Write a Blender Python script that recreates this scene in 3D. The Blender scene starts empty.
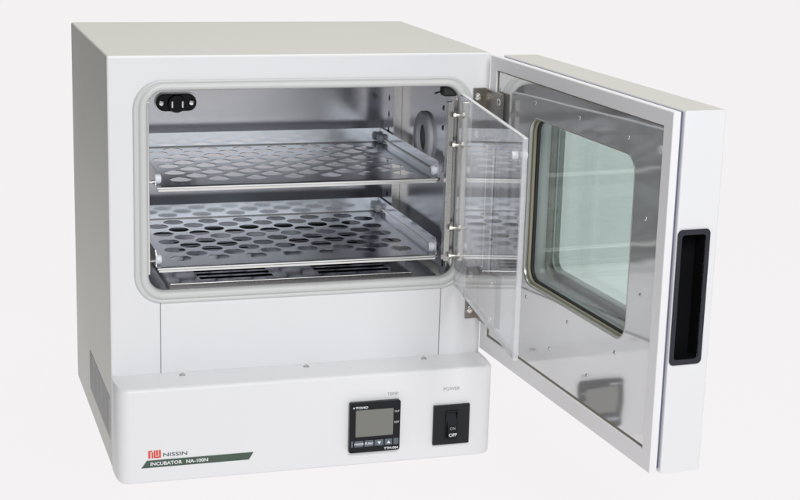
import bpy, bmesh, math, random
from mathutils import Vector, Matrix
random.seed(4)
PI = math.pi
scn = bpy.context.scene
col = scn.collection

# ------------------------------------------------------------------ materials
def mat(name):
    m = bpy.data.materials.new(name); m.use_nodes = True
    nt = m.node_tree
    return m, nt, nt.nodes['Principled BSDF']

def noise_bump(nt, b, scale, strength, dist=0.001, stretch=(1, 1, 1), detail=2.0):
    tc = nt.nodes.new('ShaderNodeTexCoord'); mp = nt.nodes.new('ShaderNodeMapping')
    mp.inputs['Scale'].default_value = stretch
    nz = nt.nodes.new('ShaderNodeTexNoise'); nz.inputs['Scale'].default_value = scale
    nz.inputs['Detail'].default_value = detail
    bp = nt.nodes.new('ShaderNodeBump'); bp.inputs['Strength'].default_value = strength
    bp.inputs['Distance'].default_value = dist
    nt.links.new(tc.outputs['Object'], mp.inputs[0]); nt.links.new(mp.outputs[0], nz.inputs[0])
    nt.links.new(nz.outputs['Fac'], bp.inputs['Height'])
    nt.links.new(bp.outputs[0], b.inputs['Normal'])
    return nz, bp, mp

def simple(name, colr, rough=0.4, metal=0.0, spec=0.5, bump=None):
    m, nt, b = mat(name)
    b.inputs['Base Color'].default_value = (*colr, 1)
    b.inputs['Roughness'].default_value = rough
    b.inputs['Metallic'].default_value = metal
    b.inputs['Specular IOR Level'].default_value = spec
    if bump: noise_bump(nt, b, bump[0], bump[1], bump[2])
    return m

def paint(name, colr, rough=0.42):
    m, nt, b = mat(name)
    nz, bp, mp = noise_bump(nt, b, 420, 0.10, 0.0004)
    n2 = nt.nodes.new('ShaderNodeTexNoise'); n2.inputs['Scale'].default_value = 7
    n2.inputs['Detail'].default_value = 4
    nt.links.new(mp.outputs[0], n2.inputs[0])
    rp = nt.nodes.new('ShaderNodeMapRange')
    rp.inputs['To Min'].default_value = rough - 0.05; rp.inputs['To Max'].default_value = rough + 0.05
    nt.links.new(n2.outputs['Fac'], rp.inputs['Value']); nt.links.new(rp.outputs[0], b.inputs['Roughness'])
    mx = nt.nodes.new('ShaderNodeMix'); mx.data_type = 'RGBA'
    mx.inputs[6].default_value = (*[c * 0.985 for c in colr], 1)
    mx.inputs[7].default_value = (*[min(1, c * 1.01) for c in colr], 1)
    nt.links.new(n2.outputs['Fac'], mx.inputs[0]); nt.links.new(mx.outputs[2], b.inputs['Base Color'])
    return m

def steel(name, colr, rough, stretch, wav=0.0, brush=0.05, wavscale=5, wstretch=(1, 1, 1)):
    """brushed stainless sheet: fine stretched scratches plus a slow waviness of the sheet"""
    m, nt, b = mat(name)
    b.inputs['Base Color'].default_value = (*colr, 1); b.inputs['Metallic'].default_value = 1
    nz, bp, mp = noise_bump(nt, b, 300, brush, 0.0005, stretch, 3)
    rr = nt.nodes.new('ShaderNodeMapRange')
    rr.inputs['To Min'].default_value = rough * 0.75; rr.inputs['To Max'].default_value = rough * 1.3
    nt.links.new(nz.outputs['Fac'], rr.inputs['Value']); nt.links.new(rr.outputs[0], b.inputs['Roughness'])
    if wav:
        n2 = nt.nodes.new('ShaderNodeTexNoise'); n2.inputs['Scale'].default_value = wavscale
        n2.inputs['Detail'].default_value = 1
        tc = nt.nodes.new('ShaderNodeTexCoord'); mw = nt.nodes.new('ShaderNodeMapping'); mw.inputs['Scale'].default_value = wstretch
        nt.links.new(tc.outputs['Object'], mw.inputs[0]); nt.links.new(mw.outputs[0], n2.inputs[0])
        b2 = nt.nodes.new('ShaderNodeBump'); b2.inputs['Strength'].default_value = wav
        b2.inputs['Distance'].default_value = 0.01
        nt.links.new(n2.outputs['Fac'], b2.inputs['Height'])
        nt.links.new(b2.outputs[0], bp.inputs['Normal'])
    return m

def glass(name, tint, ior=1.45, gain=1.0, haze=0.0):
    m = bpy.data.materials.new(name); m.use_nodes = True; nt = m.node_tree
    nt.nodes.remove(nt.nodes['Principled BSDF']); out = nt.nodes['Material Output']
    tr = nt.nodes.new('ShaderNodeBsdfTransparent'); tr.inputs[0].default_value = (*tint, 1)
    gl = nt.nodes.new('ShaderNodeBsdfGlossy'); gl.inputs['Roughness'].default_value = 0.015
    gl.inputs[0].default_value = (1, 1, 1, 1)
    # Schlick reflectance from |N.I|, the same seen from either side of the sheet
    ge = nt.nodes.new('ShaderNodeNewGeometry')
    def vm(op, **k):
        n = nt.nodes.new('ShaderNodeVectorMath'); n.operation = op; return n
    def mth(op, a=None, b=None):
        n = nt.nodes.new('ShaderNodeMath'); n.operation = op
        for i, v in enumerate((a, b)):
            if v is None: continue
            if isinstance(v, (int, float)): n.inputs[i].default_value = v
            else: nt.links.new(v, n.inputs[i])
        return n.outputs[0]
    dt = vm('DOT_PRODUCT'); nt.links.new(ge.outputs['Normal'], dt.inputs[0]); nt.links.new(ge.outputs['Incoming'], dt.inputs[1])
    c = mth('ABSOLUTE', dt.outputs['Value']); r0 = ((ior - 1) / (ior + 1)) ** 2
    p5 = mth('POWER', mth('SUBTRACT', 1.0, c), 5.0)
    fr = mth('ADD', mth('MULTIPLY', p5, 1 - r0), r0)
    ml = nt.nodes.new('ShaderNodeMath'); ml.operation = 'MULTIPLY'; ml.inputs[1].default_value = gain
    ml.use_clamp = True
    nt.links.new(fr, ml.inputs[0])
    mx = nt.nodes.new('ShaderNodeMixShader')
    nt.links.new(ml.outputs[0], mx.inputs[0]); nt.links.new(tr.outputs[0], mx.inputs[1]); nt.links.new(gl.outputs[0], mx.inputs[2])
    last = mx
    if haze:
        df = nt.nodes.new('ShaderNodeBsdfDiffuse'); df.inputs[0].default_value = (.9, .9, .92, 1)
        m2 = nt.nodes.new('ShaderNodeMixShader'); m2.inputs[0].default_value = haze
        nt.links.new(mx.outputs[0], m2.inputs[1]); nt.links.new(df.outputs[0], m2.inputs[2]); last = m2
    nt.links.new(last.outputs[0], out.inputs[0])
    return m

M = {}
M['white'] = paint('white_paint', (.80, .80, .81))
M['beige'] = paint('beige_tone', (.60, .605, .55))
M['rim'] = simple('rim_paint', (.84, .83, .835), .4)
M['chamber'] = steel('chamber_steel', (.62, .62, .645), .18, (1, 1, 14), wav=.12, brush=.03)
M['shelf'] = steel('shelf_steel', (.52, .53, .56), .17, (1, 8, 8), wav=.03, brush=.006)
M['lip'] = steel('lip_steel', (.90, .93, .97), .13, (1, 8, 8), wav=.02, brush=.01)
M['lip'].node_tree.nodes['Principled BSDF'].inputs['Metallic'].default_value = .72  # lamp glint on the lips put into a lighter, partly diffuse steel
M['panel'] = steel('panel_steel', (.66, .66, .655), .05, (1, 1, 10), wav=.03, brush=.006, wavscale=7, wstretch=(1, 1, 3.5))
M['tray'] = steel('floor_steel', (.34, .34, .37), .12, (1, 8, 8), wav=.05, brush=.01)
M['bright'] = simple('bright_metal', (.80, .78, .74), .22, 1)
M['brass'] = simple('brass', (.46, .45, .41), .38, 1)
M['hinge'] = steel('hinge_steel', (.34, .32, .30), .28, (1, 1, 6), brush=.05)
M['gasket'] = simple('silicone_gasket', (.62, .63, .615), .38)
M['gasket_in'] = simple('silicone_groove', (.50, .53, .54), .35)
M['black'] = simple('black_plastic', (.012, .013, .016), .5, spec=.3)
M['blackgloss'] = simple('black_gloss', (.008, .009, .012), .3, spec=.25)
M['blackmatt'] = simple('black_matt', (.004, .004, .005), .85, spec=.1)
M['handle_rim'] = simple('handle_rim', (.024, .026, .036), .5, spec=.3)
M['rubber'] = simple('black_rubber', (.02, .02, .02), .6)
M['groove'] = simple('groove_liner', (.12, .13, .20), .6)
M['knob'] = simple('white_nylon', (.82, .84, .88), .4)
M['screw_dull'] = simple('screw_dull', (.62, .61, .60), .38, 1)
M['lcd'] = simple('lcd_grey', (.19, .19, .17), .35)
M['button'] = simple('button_grey', (.10, .125, .155), .35)
M['ink_white'] = simple('white_ink', (.75, .77, .78), .6)
M['ink_grey'] = simple('grey_ink', (.42, .42, .44), .6)
M['ink_dark'] = simple('dark_ink', (.10, .11, .14), .6)
M['ink_red'] = simple('red_ink', (.72, .10, .07), .5)
M['ink_green'] = simple('green_ink', (.060, .095, .070), .45)
M['vent'] = simple('vent_grey', (.50, .50, .50), .6)
M['ventslot'] = simple('vent_slot', (.43, .43, .43), .7)
M['acrylic_edge'] = simple('acrylic_edge', (.72, .74, .75), .25)
M['acrylic'] = glass('clear_acrylic', (.955, .96, .97), 1.45, 1.35, haze=.045)
M['acrylic_strip'] = glass('acrylic_strip', (.93, .94, .95), 1.45, 1.5, haze=.32)
M['pane_in'] = glass('window_glass', (.95, .975, .965), 1.5, 1.3)
M['pane_out'] = glass('window_glass_green', (.875, .95, .93), 1.5, 1.3, haze=.09)
M['spacer'] = simple('window_box_white', (.80, .81, .83), .35)
M['trim'] = simple('window_trim_grey', (.42, .42, .37), .35, .3)
M['seam'] = simple('seam_shadow_gap', (.30, .31, .34), .7)

M['panel'].node_tree.nodes['Principled BSDF'].inputs['Metallic'].default_value = .70
M['panel'].node_tree.nodes['Principled BSDF'].inputs['Base Color'].default_value = (.72, .72, .715, 1)
# ------------------------------------------------------------------ helpers
def link(name, me, material, parent=None, smooth=False):
    o = bpy.data.objects.new(name, me); col.objects.link(o)
    if material is not None:
        me.materials.clear(); me.materials.append(material)
    if parent: o.parent = parent
    if smooth:
        for p in me.polygons: p.use_smooth = True
    return o
def from_bm(name, bm, material, parent=None, smooth=False):
    bmesh.ops.recalc_face_normals(bm, faces=bm.faces)
    me = bpy.data.meshes.new(name); bm.to_mesh(me); bm.free()
    return link(name, me, material, parent, smooth)
def empty(name, loc=(0, 0, 0), parent=None):
    o = bpy.data.objects.new(name, None); col.objects.link(o); o.location = loc
    o.empty_display_size = .05
    if parent: o.parent = parent
    return o
def bbox(bm, x0, x1, y0, y1, z0, z1, bev=0, seg=2):
    r = bmesh.ops.create_cube(bm, size=1)
    vs = r['verts']
    for v in vs:
        v.co = Vector(((x0 + x1) / 2 + v.co.x * (x1 - x0), (y0 + y1) / 2 + v.co.y * (y1 - y0), (z0 + z1) / 2 + v.co.z * (z1 - z0)))
    if bev:
        es = list({e for v in vs for e in v.link_edges})
        bmesh.ops.bevel(bm, geom=es, offset=bev, segments=seg, affect='EDGES', profile=.5)
def box(name, x0, x1, y0, y1, z0, z1, material, parent=None, bev=0, seg=2):
    bm = bmesh.new(); bbox(bm, x0, x1, y0, y1, z0, z1, bev, seg)
    return from_bm(name, bm, material, parent)
def cyl_bm(bm, p0, p1, r, r2=None, n=20):
    p0, p1 = Vector(p0), Vector(p1); d = p1 - p0
    q = Vector((0, 0, 1)).rotation_difference(d.normalized()).to_matrix().to_4x4()
    bmesh.ops.create_cone(bm, cap_ends=True, segments=n, radius1=r, radius2=r if r2 is None else r2, depth=d.length,
                          matrix=Matrix.Translation((p0 + p1) / 2) @ q)
def rrect(x0, x1, z0, z1, r, n=10):
    """rounded rectangle, counter-clockwise in (x,z)"""
    pts = []
    for cx, cz, a0 in ((x1 - r, z0 + r, -90), (x1 - r, z1 - r, 0), (x0 + r, z1 - r, 90), (x0 + r, z0 + r, 180)):
        for i in range(n + 1):
            a = math.radians(a0 + 90 * i / n); pts.append((cx + r * math.cos(a), cz + r * math.sin(a)))
    return pts
def plate_mesh(outer, holes, thick, bevel=0.0):
    """flat sheet with holes in local XY, thickness along +/-Z about 0"""
    cu = bpy.data.curves.new('tmp', 'CURVE'); cu.dimensions = '2D'; cu.fill_mode = 'BOTH'
    cu.extrude = thick / 2 - bevel; cu.bevel_depth = bevel; cu.bevel_resolution = 1; cu.offset = -bevel
    for pts in [outer] + holes:
        s = cu.splines.new('POLY'); s.points.add(len(pts) - 1); s.use_cyclic_u = True
        for p, q in zip(s.points, pts): p.co = (q[0], q[1], 0, 1)
    o = bpy.data.objects.new('tmp', cu); col.objects.link(o)
    dg = bpy.context.evaluated_depsgraph_get()
    me = bpy.data.meshes.new_from_object(o.evaluated_get(dg))
    bpy.data.objects.remove(o); bpy.data.curves.remove(cu)
    for p in me.polygons: p.use_smooth = False
    return me
XZ = lambda y: Matrix.Translation((0, y, 0)) @ Matrix.Rotation(PI / 2, 4, 'X')      # local (x,y,z) -> (x, y - z, y)
def plate_xz(name, outer, holes, y0, y1, material, parent=None, bevel=0):
    me = plate_mesh(outer, holes, y1 - y0, bevel); me.transform(XZ((y0 + y1) / 2))
    return link(name, me, material, parent)
def loft(name, rings, material, parent=None, closed=True, smooth=True):
    """rings: lists of equal length of 3D points; consecutive rings are joined"""
    bm = bmesh.new(); R = [[bm.verts.new(p) for p in r] for r in rings]
    n = len(R[0])
    for a, b in zip(R, R[1:] + ([R[0]] if closed else [])):
        for i in range(n):
            j = (i + 1) % n; bm.faces.new((a[i], a[j], b[j], b[i]))
    return from_bm(name, bm, material, parent, smooth)
def boolean(a, b, op='DIFFERENCE'):
    m = a.modifiers.new('b', 'BOOLEAN'); m.object = b; m.operation = op; m.solver = 'EXACT'
    dg = bpy.context.evaluated_depsgraph_get()
    me = bpy.data.meshes.new_from_object(a.evaluated_get(dg)); a.modifiers.clear(); a.data = me
    bpy.data.objects.remove(b)
    return a
def text_mesh(s, size, sx=1.0, thick=.0002, bold=0.0, align='LEFT', shear=0):
    cu = bpy.data.curves.new('t', 'FONT'); cu.body = s; cu.size = size; cu.extrude = thick; cu.offset = bold
    cu.align_x = align; cu.shear = shear; cu.resolution_u = 3
    o = bpy.data.objects.new('t', cu); col.objects.link(o)
    dg = bpy.context.evaluated_depsgraph_get()
    me = bpy.data.meshes.new_from_object(o.evaluated_get(dg))
    bpy.data.objects.remove(o); bpy.data.curves.remove(cu)
    me.transform(Matrix.Diagonal((sx, 1, 1, 1)))
    return me
def text_xz(name, s, x, z, y, size, material, parent, sx=1.0, bold=0.0, align='LEFT', shear=0):
    me = text_mesh(s, size, sx, .00015, bold, align, shear)
    me.transform(Matrix.Translation((x, y, z)) @ Matrix.Rotation(PI / 2, 4, 'X'))
    return link(name, me, material, parent)
def screw(name, loc, nrm, r, parent, material=None, h=.0022):
    """pan-head cross screw as one mesh, nrm pointing out of the surface"""
    bm = bmesh.new(); n = 18
    prof = [(r, 0), (r * .98, h * .35), (r * .75, h * .8), (r * .42, h), (r * .40, h * .55)]
    rings = [[bm.verts.new((a * math.cos(2 * PI * i / n) * (1 if k < 3 or i % 4 in (0, 1) else .55), a * math.sin(2 * PI * i / n) * (1 if k < 3 or i % 4 in (0, 1) else .55), b)) for i in range(n)]
             for k, (a, b) in enumerate(prof)]
    for a, b in zip(rings, rings[1:]):
        for i in range(n): bm.faces.new((a[i], a[(i + 1) % n], b[(i + 1) % n], b[i]))
    bm.faces.new(rings[-1])
    q = Vector((0, 0, 1)).rotation_difference(Vector(nrm).normalized()).to_matrix().to_4x4()
    bmesh.ops.transform(bm, matrix=Matrix.Translation(loc) @ q, verts=bm.verts)
    return from_bm(name, bm, material or M['bright'], parent)

# ------------------------------------------------------------------ measured layout (metres)
W, H, D, ZB, YB = .5, .53525, .394, .1255, -.0616
GX0, GX1, GZ0, GZ1 = .0310, .4762, .2190, .5050         # gasket outer
IX0, IX1, IZ0, IZ1 = .0502, .4580, .2354, .4915         # gasket inner
CX0, CX1, CZ0, CZ1, CY1 = .0445, .4585, .2240, .4990, .343   # chamber

inc = empty('incubator')
inc['label'] = 'white bench-top laboratory incubator with its outer door swung open'
inc['category'] = 'incubator'

# ------------------------------------------------------------------ cabinet
bm = bmesh.new(); bbox(bm, 0, W, 0, D, 0, H, .0028, 3)
cab = from_bm('cabinet', bm, None, inc)
bm = bmesh.new()
pr = rrect(GX0 + .006, GX1 - .006, GZ0 + .006, GZ1 - .006, .03)
f = bm.faces.new([bm.verts.new((x, -.02, z)) for x, z in pr])
r = bmesh.ops.extrude_face_region(bm, geom=[f])
bmesh.ops.translate(bm, vec=(0, .02 + CY1 + .012, 0), verts=[v for v in r['geom'] if isinstance(v, bmesh.types.BMVert)])
cut = from_bm('cut', bm, None)
boolean(cab, cut)
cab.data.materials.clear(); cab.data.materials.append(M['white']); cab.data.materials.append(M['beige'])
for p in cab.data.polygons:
    if abs(p.normal.y) < .6 and p.area > .0 and (p.normal.z > .6 or abs(p.normal.x) > .6): p.material_index = 1  # top and side faces get the duller beige tone
# panel seams on the front below the opening: thin pressed grooves shown as raised shadow-gap beads
for x in (.0638, .4411):
    box('panel_seam', x - .0005, x + .0005, -.0006, .001, ZB + .0005, GZ0 + .004, M['seam'], inc)

# gasket: profile lofted round the opening
def gring(d, y):
    """d: distance inwards from the gasket's outer line"""
    return [(x, y, z) for x, z in rrect(GX0 + d, GX1 - d * (GX1 - IX1) / .0185, GZ0 + d * (IZ0 - GZ0) / .0185, GZ1 - d * (GZ1 - IZ1) / .0185, .0375 - d * .9, 16)]
prof = [(0, .001), (0, -.0012), (.0009, -.0028), (.0028, -.0034), (.0042, -.0032), (.0052, -.0020), (.0064, -.0022), (.0076, -.0048), (.0100, -.0064),
        (.0130, -.0066), (.0158, -.0054), (.0176, -.0030), (.0185, .0010), (.0185, .0060), (.0150, .0070), (.008, .004)]
g = loft('door_gasket', [gring(d, y) for d, y in prof], M['gasket'], inc)
g.data.materials.append(M['gasket_in'])

# chamber liner: five sheets folded as one mesh, open to the front
bm = bmesh.new(); t = .0012
y0 = .0065
bbox(bm, CX0 - t, CX0, y0, CY1, CZ0 - t, CZ1 + t)
bbox(bm, CX1, CX1 + t, y0, CY1, CZ0 - t, CZ1 + t)
bbox(bm, CX0, CX1, y0, CY1, CZ0 - t, CZ0)
bbox(bm, CX0, CX1, y0, CY1, CZ1, CZ1 + t)
bbox(bm, CX0 - t, CX1 + t, CY1, CY1 + t, CZ0 - t, CZ1 + t)
chamber = from_bm('chamber_liner', bm, M['chamber'], inc)
# front lip of the liner filling between liner and gasket
plate_xz('chamber_rim', rrect(GX0 + .007, GX1 - .007, GZ0 + .007, GZ1 - .007, .029), [rrect(CX0 + .0005, CX1 - .0005, CZ0 + .0005, CZ1 - .0005, .022)], .0045, .0060, M['chamber'], inc)
# vertical strips at the mouth
lst = box('mouth_strip', .0455, .0512, -.001, .012, .2575, .4775, M['bright'], inc, .0006)
rst = box('mouth_strip', .4440, .4518, .0015, .0125, .2560, .4700, steel('strip_steel', (.66, .65, .62), .25, (8, 8, 1), brush=.03), inc, .0006)
# shelf uprights on the right and left walls with pressed slots
for side, xw in ((1, CX1), (-1, CX0)):
    for ya, yb in ((.2495, .2960), (.020, .046)):
        if side == 1 or ya > .1:
            outer = [(ya, CZ0 + .004), (yb, CZ0 + .004), (yb, CZ1 - .003), (ya, CZ1 - .003)]
            ym = (ya + yb) / 2
            holes = []
            z = CZ0 + .02
            while z < CZ1 - .02:
                holes.append([(ym + .0035 * math.cos(a), z + .0045 * math.sin(a)) for a in [2 * PI * k / 14 for k in range(14)]]); z += .024
            me = plate_mesh(outer, holes, .0014)
            me.transform(Matrix.Rotation(PI / 2, 4, 'Z') @ Matrix.Rotation(PI / 2, 4, 'X'))     # (y,z,t)->(t,y,z)
            off = .0115 if ya > .1 else .004
            me.transform(Matrix.Translation((xw - side * off, 0, 0)))
            bm = bmesh.new(); bm.from_mesh(me)
            a, b = sorted((xw - side * off, xw - side * .0003))
            bbox(bm, a, b, ya - .0012, ya, CZ0 + .004, CZ1 - .003)
            bbox(bm, a, b, yb, yb + .0012, CZ0 + .004, CZ1 - .003)
            up = from_bm('shelf_upright', bm, M['chamber'], inc)
            up.data.materials.append(M['bright'])
            for p in up.data.polygons:
                if p.normal.y < -.9 and p.center.y < ya + .0001: p.material_index = 1
# vent port on the right wall
def annulus(name, cy, cz, prof, material, parent, n=48):
    rings = [[(x, cy + r * math.cos(2 * PI * i / n), cz + r * math.sin(2 * PI * i / n)) for i in range(n)] for r, x in prof]
    return loft(name, rings, material, parent, closed=False)
port = annulus('vent_port', .138, .4000, [(.0372, CX1 - .0002), (.0372, CX1 - .0035), (.0360, CX1 - .0055), (.0335, CX1 - .0066), (.0260, CX1 - .0072), (.0215, CX1 - .0070), (.0200, CX1 - .0060), (.0195, CX1 - .0005)], simple('port_grey', (.66, .66, .70), .45, 0), inc)
bm = bmesh.new(); cyl_bm(bm, (CX1 - .0012, .138, .4000), (CX1 - .0004, .138, .4000), .0205, n=40)
from_bm('port_hole', bm, simple('port_hole', (.05, .055, .07), .35, .3), port)  # dark disc stands in for the dark depth of the port's hole
for yy, zz in ((.062, .4530), (.062, .4260), (.305, .421), (.325, .455), (.20, .475)):
    screw('wall_screw', (CX1 - .0002, yy, zz), (-1, 0, 0), .0035, inc, M['hinge'], .0018)
# black corner seals at the mouth
bm = bmesh.new(); bbox(bm, .4370, .4575, .004, .022, .4770, .4925, .004, 3)
cyl_bm(bm, (.4300, .020, .4795), (.4450, .014, .4845), .0012, n=10)
from_bm('corner_seal', bm, M['rubber'], inc)

# appliance socket on the back wall
sk = empty('wall_socket', (.1425, CY1, .4245), inc)
def stadium(w, h, n=14):
    r = h / 2; pts = []
    for cx, a0 in ((w / 2 - r, -90), (-w / 2 + r, 90)):
        for i in range(n + 1):
            a = math.radians(a0 + 180 * i / n); pts.append((cx + r * math.cos(a), r * math.sin(a)))
    return pts
plate_xz('flange', stadium(.0625, .0285), [], -.0022, -.0004, M['bright'], sk, .0004)
plate_xz('socket_body', stadium(.0590, .0250), [], -.0085, -.0024, M['blackgloss'], sk, .0012)
bm = bmesh.new(); cyl_bm(bm, (.000, -.013, -.0015), (.000, -.0086, -.0015), .0125, .0135, n=32)
from_bm('socket_body_boss', bm, M['blackgloss'], sk)
for dx in (-.0075, .0075):
    box('contact_pin', dx - .0014, dx + .0014, -.0175, -.0131, -.0065, .0035, M['bright'], sk, .0004)
    screw('flange_screw', (dx * 2.93, -.0087, 0), (0, -1, 0), .0046, sk)

# slotted floor plate (its front edge folded down)
zt = .2310
slots = []
for xa, xb in ((.1265, .2250), (.2880, .3880)):
    for k in range(4):
        yc = .0665 + k * .0183; s = .001 * k
        slots.append([(xa - s, yc - .0055), (xb - s, yc - .0055), (xb - s, yc + .0055), (xa - s, yc + .0055)])
for xa, xb in ((.1265, .2250), (.2880, .3880)):
    for k in range(4):
        yc = .225 + k * .0145
        slots.append([(xa, yc - .0040), (xb, yc - .0040), (xb, yc + .0040), (xa, yc + .0040)])
me = plate_mesh([(.084, .045), (.4135, .045), (.4135, .325), (.084, .325)], slots, .0012)
me.transform(Matrix.Translation((0, 0, zt)))
bm = bmesh.new(); bm.from_mesh(me)
bbox(bm, .084, .4135, .0437, .0449, CZ0 + .0006, zt + .0006)
bbox(bm, .0828, .0839, .0437, .325, CZ0 + .0006, zt + .0006)
bbox(bm, .4136, .4147, .0437, .325, CZ0 + .0006, zt + .0006)
fp = from_bm('floor_plate', bm, M['tray'], inc)
fp.data.materials.append(M['hinge'])
for p in fp.data.polygons:
    if p.normal.y < -.9 and p.center.y < .0445: p.material_index = 1
bm = bmesh.new(); cyl_bm(bm, (.084, .0440, zt + .0002), (.4135, .0440, zt + .0002), .0010, n=10)  # bright rod added as the highlight line along the plate edge
from_bm('floor_plate_edge', bm, M['bright'], inc)
bm = bmesh.new(); bbox(bm, .0865, .411, .050, .322, CZ0 + .0028, CZ0 + .0034)
from_bm('heater_cover', bm, M['blackmatt'], inc)
bm = bmesh.new(); bbox(bm, CX0 + .0006, CX1 - .0006, .0085, CY1 - .0010, CZ0 + .0016, CZ0 + .0023)
from_bm('chamber_base', bm, steel('base_steel', (.30, .30, .32), .18, (1, 8, 8), wav=.06, brush=.02), inc)  # dark sheet added to darken the corners of the chamber floor

# ------------------------------------------------------------------ control housing
hous = empty('control_housing', (0, 0, 0), inc)
bm = bmesh.new(); bbox(bm, 0, W, YB, -.0002, 0, ZB, 0)
fr = lambda e: all(v.co.y < YB + .001 for v in e.verts)
up = lambda e: abs(e.verts[0].co.z - e.verts[1].co.z) > .05
bmesh.ops.bevel(bm, geom=[e for e in bm.edges if fr(e) and up(e)], offset=.0165, segments=10, affect='EDGES', profile=.5)
ed = [e for e in bm.edges if all(v.co.y < -.01 or abs(v.co.y - YB) < .02 for v in e.verts) and not up(e) and
      (all(v.co.z > ZB - 1e-4 for v in e.verts) or all(v.co.z < 1e-4 for v in e.verts))]
bmesh.ops.bevel(bm, geom=ed, offset=.0048, segments=5, affect='EDGES', profile=.5)
hb = from_bm('housing_shell', bm, M['white'], hous, smooth=True)
hb.data.set_sharp_from_angle(angle=math.radians(60)) if hasattr(hb.data, 'set_sharp_from_angle') else None
for x in (.089, .2531, .4159): screw('top_screw', (x, -.0135, ZB), (0, 0, 1), .0042, hous, M['screw_dull'], .0024)
# temperature controller
yf = YB
tc = empty('temperature_controller', (.3333, yf, .0547), inc)
hw, hh = .0346, .0347
plate_xz('bezel', rrect(-hw, hw, -hh, hh, .003), [rrect(-.0262, .0250, -.0130, .0240, .0010)], -.0066, -.0003, M['blackgloss'], tc, .0007)
box('display', -.0265, .0253, -.0058, -.0046, -.0134, .0243, M['lcd'], tc)
for k, (a, b) in enumerate(((-.0280, -.0158), (-.0142, -.0020), (-.0004, .0118), (.0134, .0238))):
    box('button', a, b, -.0080, -.0064, -.0262, -.0176, M['button'], tc, .0006)
for a, b in ((-.0325, -.0295), (.0255, .0325)):
    box('button_strip', a, b, -.0073, -.0064, -.0262, -.0176, M['button'], tc, .0003)
text_xz('button_text', 'MODE', -.0219, -.0232, -.0082, .0040, M['ink_white'], tc, 1.1, .0001, 'CENTER')
text_xz('button_text', 'FUNC', -.0081, -.0232, -.0082, .0040, M['ink_white'], tc, 1.1, .0001, 'CENTER')
for x, s in ((.0057, -1), (.0186, 1)):
    bm = bmesh.new(); vs = [bm.verts.new((x + a, -.0083, -.0219 + b * s)) for a, b in ((-.0026, -.0018), (.0026, -.0018), (0, .0022))]
    f = bm.faces.new(vs); r = bmesh.ops.extrude_face_region(bm, geom=[f])
    bmesh.ops.translate(bm, vec=(0, .0002, 0), verts=[v for v in r['geom'] if isinstance(v, bmesh.types.BMVert)])
    from_bm('arrow_mark', bm, M['ink_white'], tc)
text_xz('controller_text', 'TOHO', -.0270, .0263, -.0069, .0042, M['ink_white'], tc, 1.35, .00012)
box('controller_mark', -.0302, -.0284, -.0071, -.0065, .0268, .0286, M['ink_white'], tc)
text_xz('controller_text', 'TTM-004', .0322, -.0324, -.0069, .0046, M['ink_white'], tc, 1.1, .00012, 'RIGHT')
text_xz('indicator_text', 'OUT', .0330, .0185, -.0069, .0033, M['ink_white'], tc, 1.0, 0, 'RIGHT')
text_xz('indicator_text', 'RDY', .0330, .0035, -.0069, .0036, M['ink_white'], tc, 1.0, 0, 'RIGHT')
text_xz('panel_text', 'TEMP.', .3590, .0945, YB - .0003, .0058, M['ink_grey'], hous, 1.1, 0, 'CENTER')
text_xz('panel_text', 'POWER', .4400, .0953, YB - .0003, .0062, M['ink_grey'], hous, 1.1, 0, 'CENTER')
# power switch
sw = empty('power_switch', (.4403, yf, .0483), inc)
plate_xz('switch_plate', rrect(-.0252, .0252, -.0275, .0275, .0008), [rrect(-.0074, .0074, -.0180, .0180, .0006)], -.0042, -.0003, M['black'], sw, .0004)
plate_xz('rocker_frame', rrect(-.0088, .0088, -.0196, .0196, .001), [rrect(-.0070, .0070, -.0176, .0176, .0006)], -.0058, -.0043, M['blackgloss'], sw, .0003)
bm = bmesh.new()
pf = [(-.0173, -.0105), (-.0010, -.0082), (.0173, -.0012), (.0173, .0030), (-.0173, .0030)]     # (z, y): lower half rocked out
A = [bm.verts.new((-.0068, y, z)) for z, y in pf]; B = [bm.verts.new((.0068, y, z)) for z, y in pf]
bm.faces.new(A); bm.faces.new(B)
for i in range(5): bm.faces.new((A[i], A[(i + 1) % 5], B[(i + 1) % 5], B[i]))
rk = from_bm('rocker', bm, M['blackgloss'], sw)
text_xz('rocker_text', 'ON', 0, -.0055, -.0094, .0052, M['ink_grey'], sw, 1.0, 0, 'CENTER')
text_xz('rocker_text', 'OFF', 0, -.0145, -.0109, .0064, M['ink_white'], sw, 1.0, .0001, 'CENTER')
# nameplate stripe, emblem and lettering
bm = bmesh.new()
pts = [(.0285, .0216), (.1665, .0216), (.1725, .0312), (.0355, .0312)]
f = bm.faces.new([bm.verts.new((x, YB - .0001, z)) for x, z in pts])
r = bmesh.ops.extrude_face_region(bm, geom=[f]); bmesh.ops.translate(bm, vec=(0, -.0004, 0), verts=[v for v in r['geom'] if isinstance(v, bmesh.types.BMVert)])
npz = from_bm('nameplate', bm, M['ink_green'], hous)
text_xz('nameplate_text', 'INCUBATOR', .0395, .0243, YB - .0006, .0062, M['ink_white'], hous, 1.14, .00016)
text_xz('nameplate_text', 'NA-100N', .0850, .0243, YB - .0006, .0062, M['ink_white'], hous, 1.14, .00016)
text_xz('maker_text', 'NISSIN', .0555, .0352, YB - .0003, .0066, M['ink_dark'], hous, 1.62, .00005)
em = bmesh.new()
def bar(x0, x1, z0, z1, r):
    me = plate_mesh(rrect(x0, x1, z0, z1, r, 5), [], .0004); me.transform(XZ(YB - .0003)); em.from_mesh(me)
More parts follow.
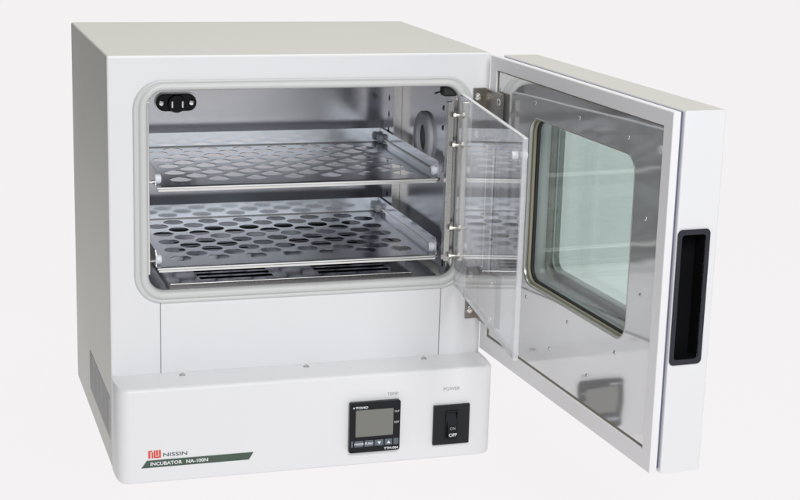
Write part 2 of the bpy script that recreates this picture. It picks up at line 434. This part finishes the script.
# red emblem: a rounded bracket, a stem with a rounded foot, and a squared bracket
ox, oz = .0372, .0338
bar(ox, ox + .0028, oz, oz + .0106, .0013); bar(ox + .0028, ox + .0054, oz + .0086, oz + .0106, .0009)
bar(ox + .0042, ox + .0064, oz, oz + .0080, .0009); bar(ox + .0070, ox + .0092, oz, oz + .0106, .0009)
bar(ox + .0100, ox + .0124, oz + .0028, oz + .0106, .0009); bar(ox + .0134, ox + .0160, oz, oz + .0106, .0011)
bar(ox + .0092, ox + .0134, oz, oz + .0020, .0009)
from_bm('emblem', em, M['ink_red'], hous)

# side air vent: recessed-looking grille with upright slots
vt = empty('side_vent', (0, 0, 0), inc)
box('vent_plate', -.0008, .0, .012, .226, .036, .092, M['vent'], vt)
bm = bmesh.new()
for gy in range(5):
    for k in range(5):
        yc = .020 + gy * .042 + k * .0078
        if yc < .222: bbox(bm, -.0012, -.0007, yc, yc + .0038, .038, .090)
from_bm('vent_slot', bm, M['ventslot'], vt)

# ------------------------------------------------------------------ shelves
def make_shelf(z):
    root = empty('perforated_shelf', (0, 0, z))
    x0, x1, y0, y1 = .0645, .4430, .0270, .3050
    holes = []; r = .0142
    for j in range(10):
        yc = .0700 + j * .0235
        if yc > y1 - r - .004: break
        k = 0
        while True:
            xc = .1025 - .0506 + (.0253 if j % 2 else 0) + k * .0506; k += 1
            if xc < x0 + r + .004: continue
            if xc > x1 - r - .004: break
            holes.append([(xc + r * math.cos(2 * PI * i / 28), yc + r * math.sin(2 * PI * i / 28)) for i in range(28)])
    me = plate_mesh([(x0, y0), (x1, y0), (x1, y1), (x0, y1)], holes, .0007)
    bm = bmesh.new(); bm.from_mesh(me)
    from_bm('shelf_plate', bm, M['shelf'], root)
    h = .0215
    bl = box('back_lip', x0, x1, y1 + .0001, y1 + .0011, .0014, h, M['lip'], root, .0003, 1)
    bm = bmesh.new(); bm.from_mesh(bl.data); bbox(bm, x0, x1, y1 + .0003, y1 + .0011, -.0005, .0013); bm.to_mesh(bl.data); bm.free()  # dark strip at the lip's foot, drawn in as a shadow line
    bl.data.materials.append(M['hinge'])
    for p in bl.data.polygons[-6:]: p.material_index = 1
    for s, x in ((1, x1), (-1, x0)):
        a, b = sorted((x + s * .0001, x + s * .0011))
        bm = bmesh.new()
        ys = [(y0 + .004, -.0005), (y1, -.0005), (y1, h), (y0 + .010, h), (y0 + .004, h - .006)]
        A = [bm.verts.new((a, y, zz)) for y, zz in ys]; B = [bm.verts.new((b, y, zz)) for y, zz in ys]
        bm.faces.new(A); bm.faces.new(B)
        for i in range(5): bm.faces.new((A[i], A[(i + 1) % 5], B[(i + 1) % 5], B[i]))
        from_bm('side_lip', bm, M['lip'], root)
        bm = bmesh.new(); xi = x - s * .0016
        cyl_bm(bm, (xi, y0 + .020, .0075), (xi, y1 - .014, .0075), .0011, n=10)
        from_bm('side_rod', bm, M['bright'], root)
        for yy in (y0 + .016, y1 - .012):
            bm = bmesh.new(); cyl_bm(bm, (x, yy, .0075), (x - s * .0075, yy, .0075), .0066, n=24)
            bmesh.ops.bevel(bm, geom=[e for e in bm.edges if len(e.link_faces) == 2 and e.calc_face_angle() > 1], offset=.0012, segments=2, affect='EDGES')
            from_bm('roller', bm, M['knob'], root)
    bm = bmesh.new(); cyl_bm(bm, (x0, y0 - .0016, -.0010), (x1, y0 - .0016, -.0010), .0022, n=16)
    bbox(bm, x0 + .002, x1 - .002, y0 - .0010, y0 - .0002, -.0060, -.0012)
    from_bm('front_roll', bm, simple('roll_steel', (.82, .82, .80), .16, 1), root)
    # support pegs reaching the uprights on the walls
    for s, x in ((1, x1), (-1, x0)):
        xe = CX1 - .0045 if s == 1 else CX0 + .0045
        for yy in (.075, .267):
            bm = bmesh.new(); cyl_bm(bm, (x - s * .002, yy, -.0030), (xe, yy, -.0030), .0020, n=10)
            from_bm('support_peg', bm, M['bright'], root)
    root['category'] = 'shelf'; root['group'] = 'perforated shelves inside the incubator'
    return root
s1 = make_shelf(.3645); s1['label'] = 'upper perforated stainless shelf, level with the round port, inside the incubator'
s2 = s1.copy(); col.objects.link(s2); s2.location = (0, 0, .2587)
for ch in list(s1.children):
    c = ch.copy(); col.objects.link(c); c.parent = s2
s2['label'] = 'lower perforated stainless shelf, just above the slotted floor plate, inside the incubator'

# ------------------------------------------------------------------ inner clear door (hinged on the right of the mouth)
gh = Vector((.4585, -.0085, 0)); gf = Vector((.4150, -.3430, 0))
gz0, gz1 = .2262, .4815
gw = (gf - gh).length
ga = math.atan2((gf - gh).y, (gf - gh).x)
gd = empty('inner_glass_door', gh, inc); gd.rotation_euler = (0, 0, ga)
plate_xz('clear_pane', rrect(.000, gw - .0062, gz0, gz1, .001), [], -.0022, .0022, M['acrylic'], gd)
bm = bmesh.new()
bbox(bm, .0, gw - .0063, -.0025, .0025, gz1 + .0001, gz1 + .0016)
from_bm('top_edge', bm, M['acrylic_edge'], gd)
box('bottom_edge', .0, gw - .0063, -.0020, .0020, gz0 - .0010, gz0 - .0001, M['acrylic_edge'], gd)
box('edge_strip', gw - .0060, gw, -.0030, .0030, gz0 - .001, gz1 + .0016, M['acrylic_strip'], gd, .0008)
bm = bmesh.new(); cyl_bm(bm, (gw - .024, -.0024, gz1 - .022), (gw - .024, -.0095, gz1 - .022), .0045, n=20)
cyl_bm(bm, (gw - .024, .0024, gz1 - .022), (gw - .024, .0085, gz1 - .022), .0045, n=20)
from_bm('pull_knob', bm, M['acrylic_edge'], gd)
for z in (.4535, .4140, .3020, .2640):
    bm = bmesh.new()
    cyl_bm(bm, (.4515, -.0035, z), (.4625, -.0060, z), .0026, n=14)
    cyl_bm(bm, (.4495, -.0030, z), (.4525, -.0037, z), .0038, n=6)
    cyl_bm(bm, (.4600, -.0054, z), (.4640, -.0063, z), .0038, n=14)
    from_bm('hinge_bolt', bm, M['brass'], inc)

# ------------------------------------------------------------------ outer door: local x = hinge to free edge (s), local y = -t (inner face to outer face)
PHI = 1.61794; WD, T, DZ0, DZ1 = .4685, .0612, .1364, .5352
hx, hy = .4939, -.02857
door = empty('door', (hx, hy, 0), inc)
# s axis = (-cos phi, -sin phi); t axis = (sin phi, -cos phi) = 90 deg counter-clockwise of s
door.rotation_euler = (0, 0, math.atan2(-math.sin(PHI), -math.cos(PHI)))
SY = 1
wx0, wx1, wz0, wz1 = .1115, .3855, .2628, .4722
ox0, ox1, oz0, oz1 = .0830, .4080, .2600, .4760
def dplate(name, outer, holes, t0, t1, material, bevel=0, parent=None):
    return plate_xz(name, outer, holes, t0, t1, material, parent or door, bevel)
def rect(a, b, c, d): return [(a, c), (b, c), (b, d), (a, d)]
win_big = rrect(wx0 - .004, wx1 + .004, wz0 - .004, wz1 + .004, .024)
# shell: sides + outer skin with the window opening (front cover of the door)
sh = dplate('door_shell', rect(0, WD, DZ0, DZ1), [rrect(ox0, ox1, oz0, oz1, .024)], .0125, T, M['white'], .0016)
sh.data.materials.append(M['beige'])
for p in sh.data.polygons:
    if p.normal.z > .9 and p.center.z > DZ1 - .003: p.material_index = 1  # top faces take the beige tone too
dplate('door_groove', rect(.006, WD - .0055, DZ0 + .005, DZ1 - .0018), [win_big], .0089, .0130, M['groove'])
bm_me = dplate('door_rim', rect(-.0125, WD - .0022, DZ0 + .0008, DZ1 - .0012), [rect(.0080, .4470, .1592, .5165)], .0, .0091, M['rim'], .0012)
# stainless inner panel
dplate('inner_panel', rect(.0083, .4467, .1595, .5162), [rrect(wx0, wx1, wz0, wz1, .021)], .0030, .0042, M['panel'])
# dark seal line where the panel meets the rim at the bottom and left
dplate('panel_seal', rect(.0078, .4472, .1588, .5167), [rect(.0100, .4452, .1612, .5150)], .0022, .0050, simple('seal_olive', (.17, .155, .11), .5))
# window: bead, rubber, inner pane, white box, outer trim, outer pane
def ring(name, a, ta, b, tb, material, parent, prof):
    pass
def sring(x0, x1, z0, z1, r, prof, name, material, parent):
    rings = [[(x, t, z) for x, z in rrect(x0 - d, x1 + d, z0 - d, z1 + d, r + d, 12)] for d, t in prof]
    return loft(name, rings, material, parent)
win = empty('window', (0, 0, 0), door)
PT = .0165
sring(wx0, wx1, wz0, wz1, .021, [(.0020, .0028), (.0008, .0026), (.0, .0032), (-.0008, .0044), (-.0008, .0085), (.0015, .0085), (.0015, .0044)], 'window_bead', simple('bead_steel', (.50, .49, .46), .3, .8), win)
sring(wx0, wx1, wz0, wz1, .020, [(-.0002, .0086), (-.0022, .0092), (-.0026, .0110), (-.0018, .0124), (.0015, .0124), (.0015, .0086)], 'window_seal', simple('seal_tan', (.30, .285, .20), .45), win)
sring(wx0, wx1, wz0, wz1, .020, [(-.0006, .0125), (-.0026, .0128), (-.0040, .0140), (-.0040, PT - .0002), (.0015, PT - .0002), (.0015, .0125)], 'window_rubber', M['rubber'], win)
dplate('inner_pane', rrect(wx0 - .001, wx1 + .001, wz0 - .001, wz1 + .001, .02), [], PT, PT + .0015, M['pane_in'], 0, win)
sring(ox0 + .012, ox1 - .012, oz0, oz1, .024, [(.0, PT + .0018), (.0, .0400), (-.0012, .0400), (-.0012, PT + .0018)], 'window_box', M['spacer'], win)
sring(ox0 + .012, ox1 - .012, oz0, oz1, .024, [(.0, .0402), (.0, T - .0100), (-.0012, T - .0100), (-.0012, .0402)], 'window_box_rear', M['trim'], win)
sring(ox0 + .0125, ox1 - .0125, oz0 + .0125, oz1 - .0125, .016, [(.0122, T - .0095), (.0020, T - .0095), (0, T - .0085), (0, T - .0010), (.0060, T + .0012), (.0122, T + .0008)], 'window_trim', M['trim'], win)
sring(ox0 + .0125, ox1 - .0125, oz0 + .0125, oz1 - .0125, .016, [(.0018, T - .0103), (.0004, T - .0115), (-.0012, T - .0103), (-.0012, T - .0086), (.0018, T - .0096)], 'window_inner_bead', M['ink_white'], win)
dplate('outer_pane', rrect(ox0 + .0127, ox1 - .0127, oz0 + .0127, oz1 - .0127, .015), [], T - .0080, T - .0060, M['pane_out'], 0, win)
for s, z in ((.2456, .4925), (.3668, .4905), (.1240, .4920), (.4160, .4104), (.4160, .3251), (.3651, .2440), (.2431, .2450), (.1242, .2447), (.198, .1983), (.300, .1960), (.0850, .3300), (.0850, .4104)):
    screw('panel_screw', (s, .0030, z), (0, -1, 0), .0027, door, M['screw_dull'], .0012)
# recessed grip in the free edge
hd = empty('door_handle', (WD, 0, 0), door)
def yz_plate(name, outer, holes, x0, x1, material, parent, bevel=0):
    me = plate_mesh(outer, holes, x1 - x0, bevel)
    me.transform(Matrix.Rotation(PI / 2, 4, 'Z') @ Matrix.Rotation(PI / 2, 4, 'X'))
    me.transform(Matrix.Translation(((x0 + x1) / 2, 0, 0)))
    return link(name, me, material, parent)
# real recess: cut it out of the shell
cutter = yz_plate('cut', rrect(.0165, .0490, .2640, .4050, .004), [], -.022, .01, None, None)
cutter.data.transform(Matrix.Translation((WD, 0, 0)))
cutter.parent = door
bpy.context.view_layer.update()
boolean(sh, cutter)
ho = rrect(.0130, .0520, .2600, .4092, .0055); hi = rrect(.0182, .0468, .2660, .4032, .0035)
yz_plate('handle_rim', ho, [hi], .0003, .0018, M['handle_rim'], hd, .0006)
bm = bmesh.new()
n = len(hi)
F = [bm.verts.new((.0, y, z)) for y, z in hi]; G = [bm.verts.new((-.0195, y, z)) for y, z in hi]
for i in range(n): bm.faces.new((F[i], F[(i + 1) % n], G[(i + 1) % n], G[i]))
bm.faces.new(G)
from_bm('handle_cup', bm, M['blackmatt'], hd)

# ------------------------------------------------------------------ hinges
for z0, z1 in ((.4165, .4893), (.1750, .2475)):
    hg = empty('door_hinge', (0, 0, 0), inc)
    box('cabinet_leaf', .4765, .4935, -.0026, -.0003, z0, z1, M['hinge'], hg, .0006)
    bm = bmesh.new()
    h3 = (z1 - z0) / 5
    for k in range(5):
        cyl_bm(bm, (.4955, -.0110, z0 + k * h3 + .0003), (.4955, -.0110, z0 + (k + 1) * h3 - .0003), .0040, n=18)
    bbox(bm, .4920, .4936, -.0110, -.0018, z0, z1)
    from_bm('hinge_knuckle', bm, simple('knuckle_metal', (.50, .43, .33), .25, 1), hg)
    bm = bmesh.new()
    bbox(bm, -.0170, .0370, -.0020, -.0006, z0, z1, .0005, 1)
    lf = from_bm('door_leaf', bm, M['hinge'], hg)
    lf.location = (hx, hy, 0); lf.rotation_euler = door.rotation_euler
    for zz in (z0 + .012, z1 - .012):
        screw('hinge_screw', (.4835, -.0026, zz), (0, -1, 0), .0050, hg)
        sc = screw('hinge_screw', (.024, -.0020, zz), (0, -1, 0), .0050, hg)
        sc.location = (hx, hy, 0); sc.rotation_euler = door.rotation_euler

# ------------------------------------------------------------------ backdrop: seamless sweep, given a glow as added shadowless fill
m = bpy.data.materials.new('glowing_sweep'); m.use_nodes = True; nt = m.node_tree
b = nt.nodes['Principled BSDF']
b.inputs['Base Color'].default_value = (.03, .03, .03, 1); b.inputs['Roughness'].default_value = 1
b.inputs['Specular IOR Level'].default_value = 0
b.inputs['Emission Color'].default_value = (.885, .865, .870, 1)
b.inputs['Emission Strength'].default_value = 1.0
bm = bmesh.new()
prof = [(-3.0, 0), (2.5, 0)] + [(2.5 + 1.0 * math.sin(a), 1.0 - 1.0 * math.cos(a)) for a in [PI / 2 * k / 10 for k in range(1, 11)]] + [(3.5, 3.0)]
A = [bm.verts.new((-.65, y, z - .0006)) for y, z in prof]; B = [bm.verts.new((4.5, y, z - .0006)) for y, z in prof]  # glowing sheet kept short on the left to dim the cabinet's side
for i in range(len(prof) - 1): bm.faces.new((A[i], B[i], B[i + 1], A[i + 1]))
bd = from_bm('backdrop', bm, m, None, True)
bd['kind'] = 'structure'; bd['label'] = 'plain pale off-white seamless backdrop, made to glow, under and behind the incubator'

# ------------------------------------------------------------------ lights
def area(name, loc, target, size, sizey, power, colr):
    L = bpy.data.lights.new(name, 'AREA'); L.shape = 'RECTANGLE'; L.size = size; L.size_y = sizey
    L.energy = power; L.color = colr
    o = bpy.data.objects.new(name, L); col.objects.link(o); o.location = loc
    o.rotation_euler = (Vector(target) - Vector(loc)).to_track_quat('-Z', 'Y').to_euler()
    return o
area('key_softbox', (.15, -2.5, 2.05), (.25, 0, .30), 1.4, .9, 51, (.975, .983, 1.0))
area('front_fill_softbox', (.0, -3.4, 1.15), (.3, 0, .40), 3.2, 1.7, 17, (.91, .955, 1.0))
area('top_softbox', (.5, .3, 2.6), (.3, .1, .3), 1.4, 1.4, 26, (1.0, .985, .95))
w = bpy.data.worlds.new('World'); scn.world = w; w.use_nodes = True
w.node_tree.nodes['Background'].inputs[0].default_value = (.98, .98, 1.0, 1)
w.node_tree.nodes['Background'].inputs[1].default_value = .15

# ------------------------------------------------------------------ camera
cam = bpy.data.cameras.new('camera'); co = bpy.data.objects.new('camera', cam); col.objects.link(co)
R = Vector((0.95427737, -0.29759533, 0.02813752)); U = Vector((0.04458995, 0.23479312, 0.9710221)); F = Vector((0.29557814, 0.92536977, -0.23732752))
mw = Matrix((R, U, -F)).transposed().to_4x4(); mw.translation = (-0.25197543, -1.98566044, 0.78365078)
co.matrix_world = mw
cam.sensor_width = 36; cam.lens = 1619.434 * 36 / 800; cam.clip_end = 100; cam.clip_start = .05
scn.camera = co
scn.view_settings.view_transform = 'Standard'; scn.view_settings.look = 'None'
scn.view_settings.exposure = 0; scn.view_settings.gamma = 1
scn.render.engine = 'CYCLES'
scn.cycles.max_bounces = 16; scn.cycles.transparent_max_bounces = 16; scn.cycles.glossy_bounces = 8
scn.cycles.caustics_reflective = True; scn.cycles.blur_glossy = .5
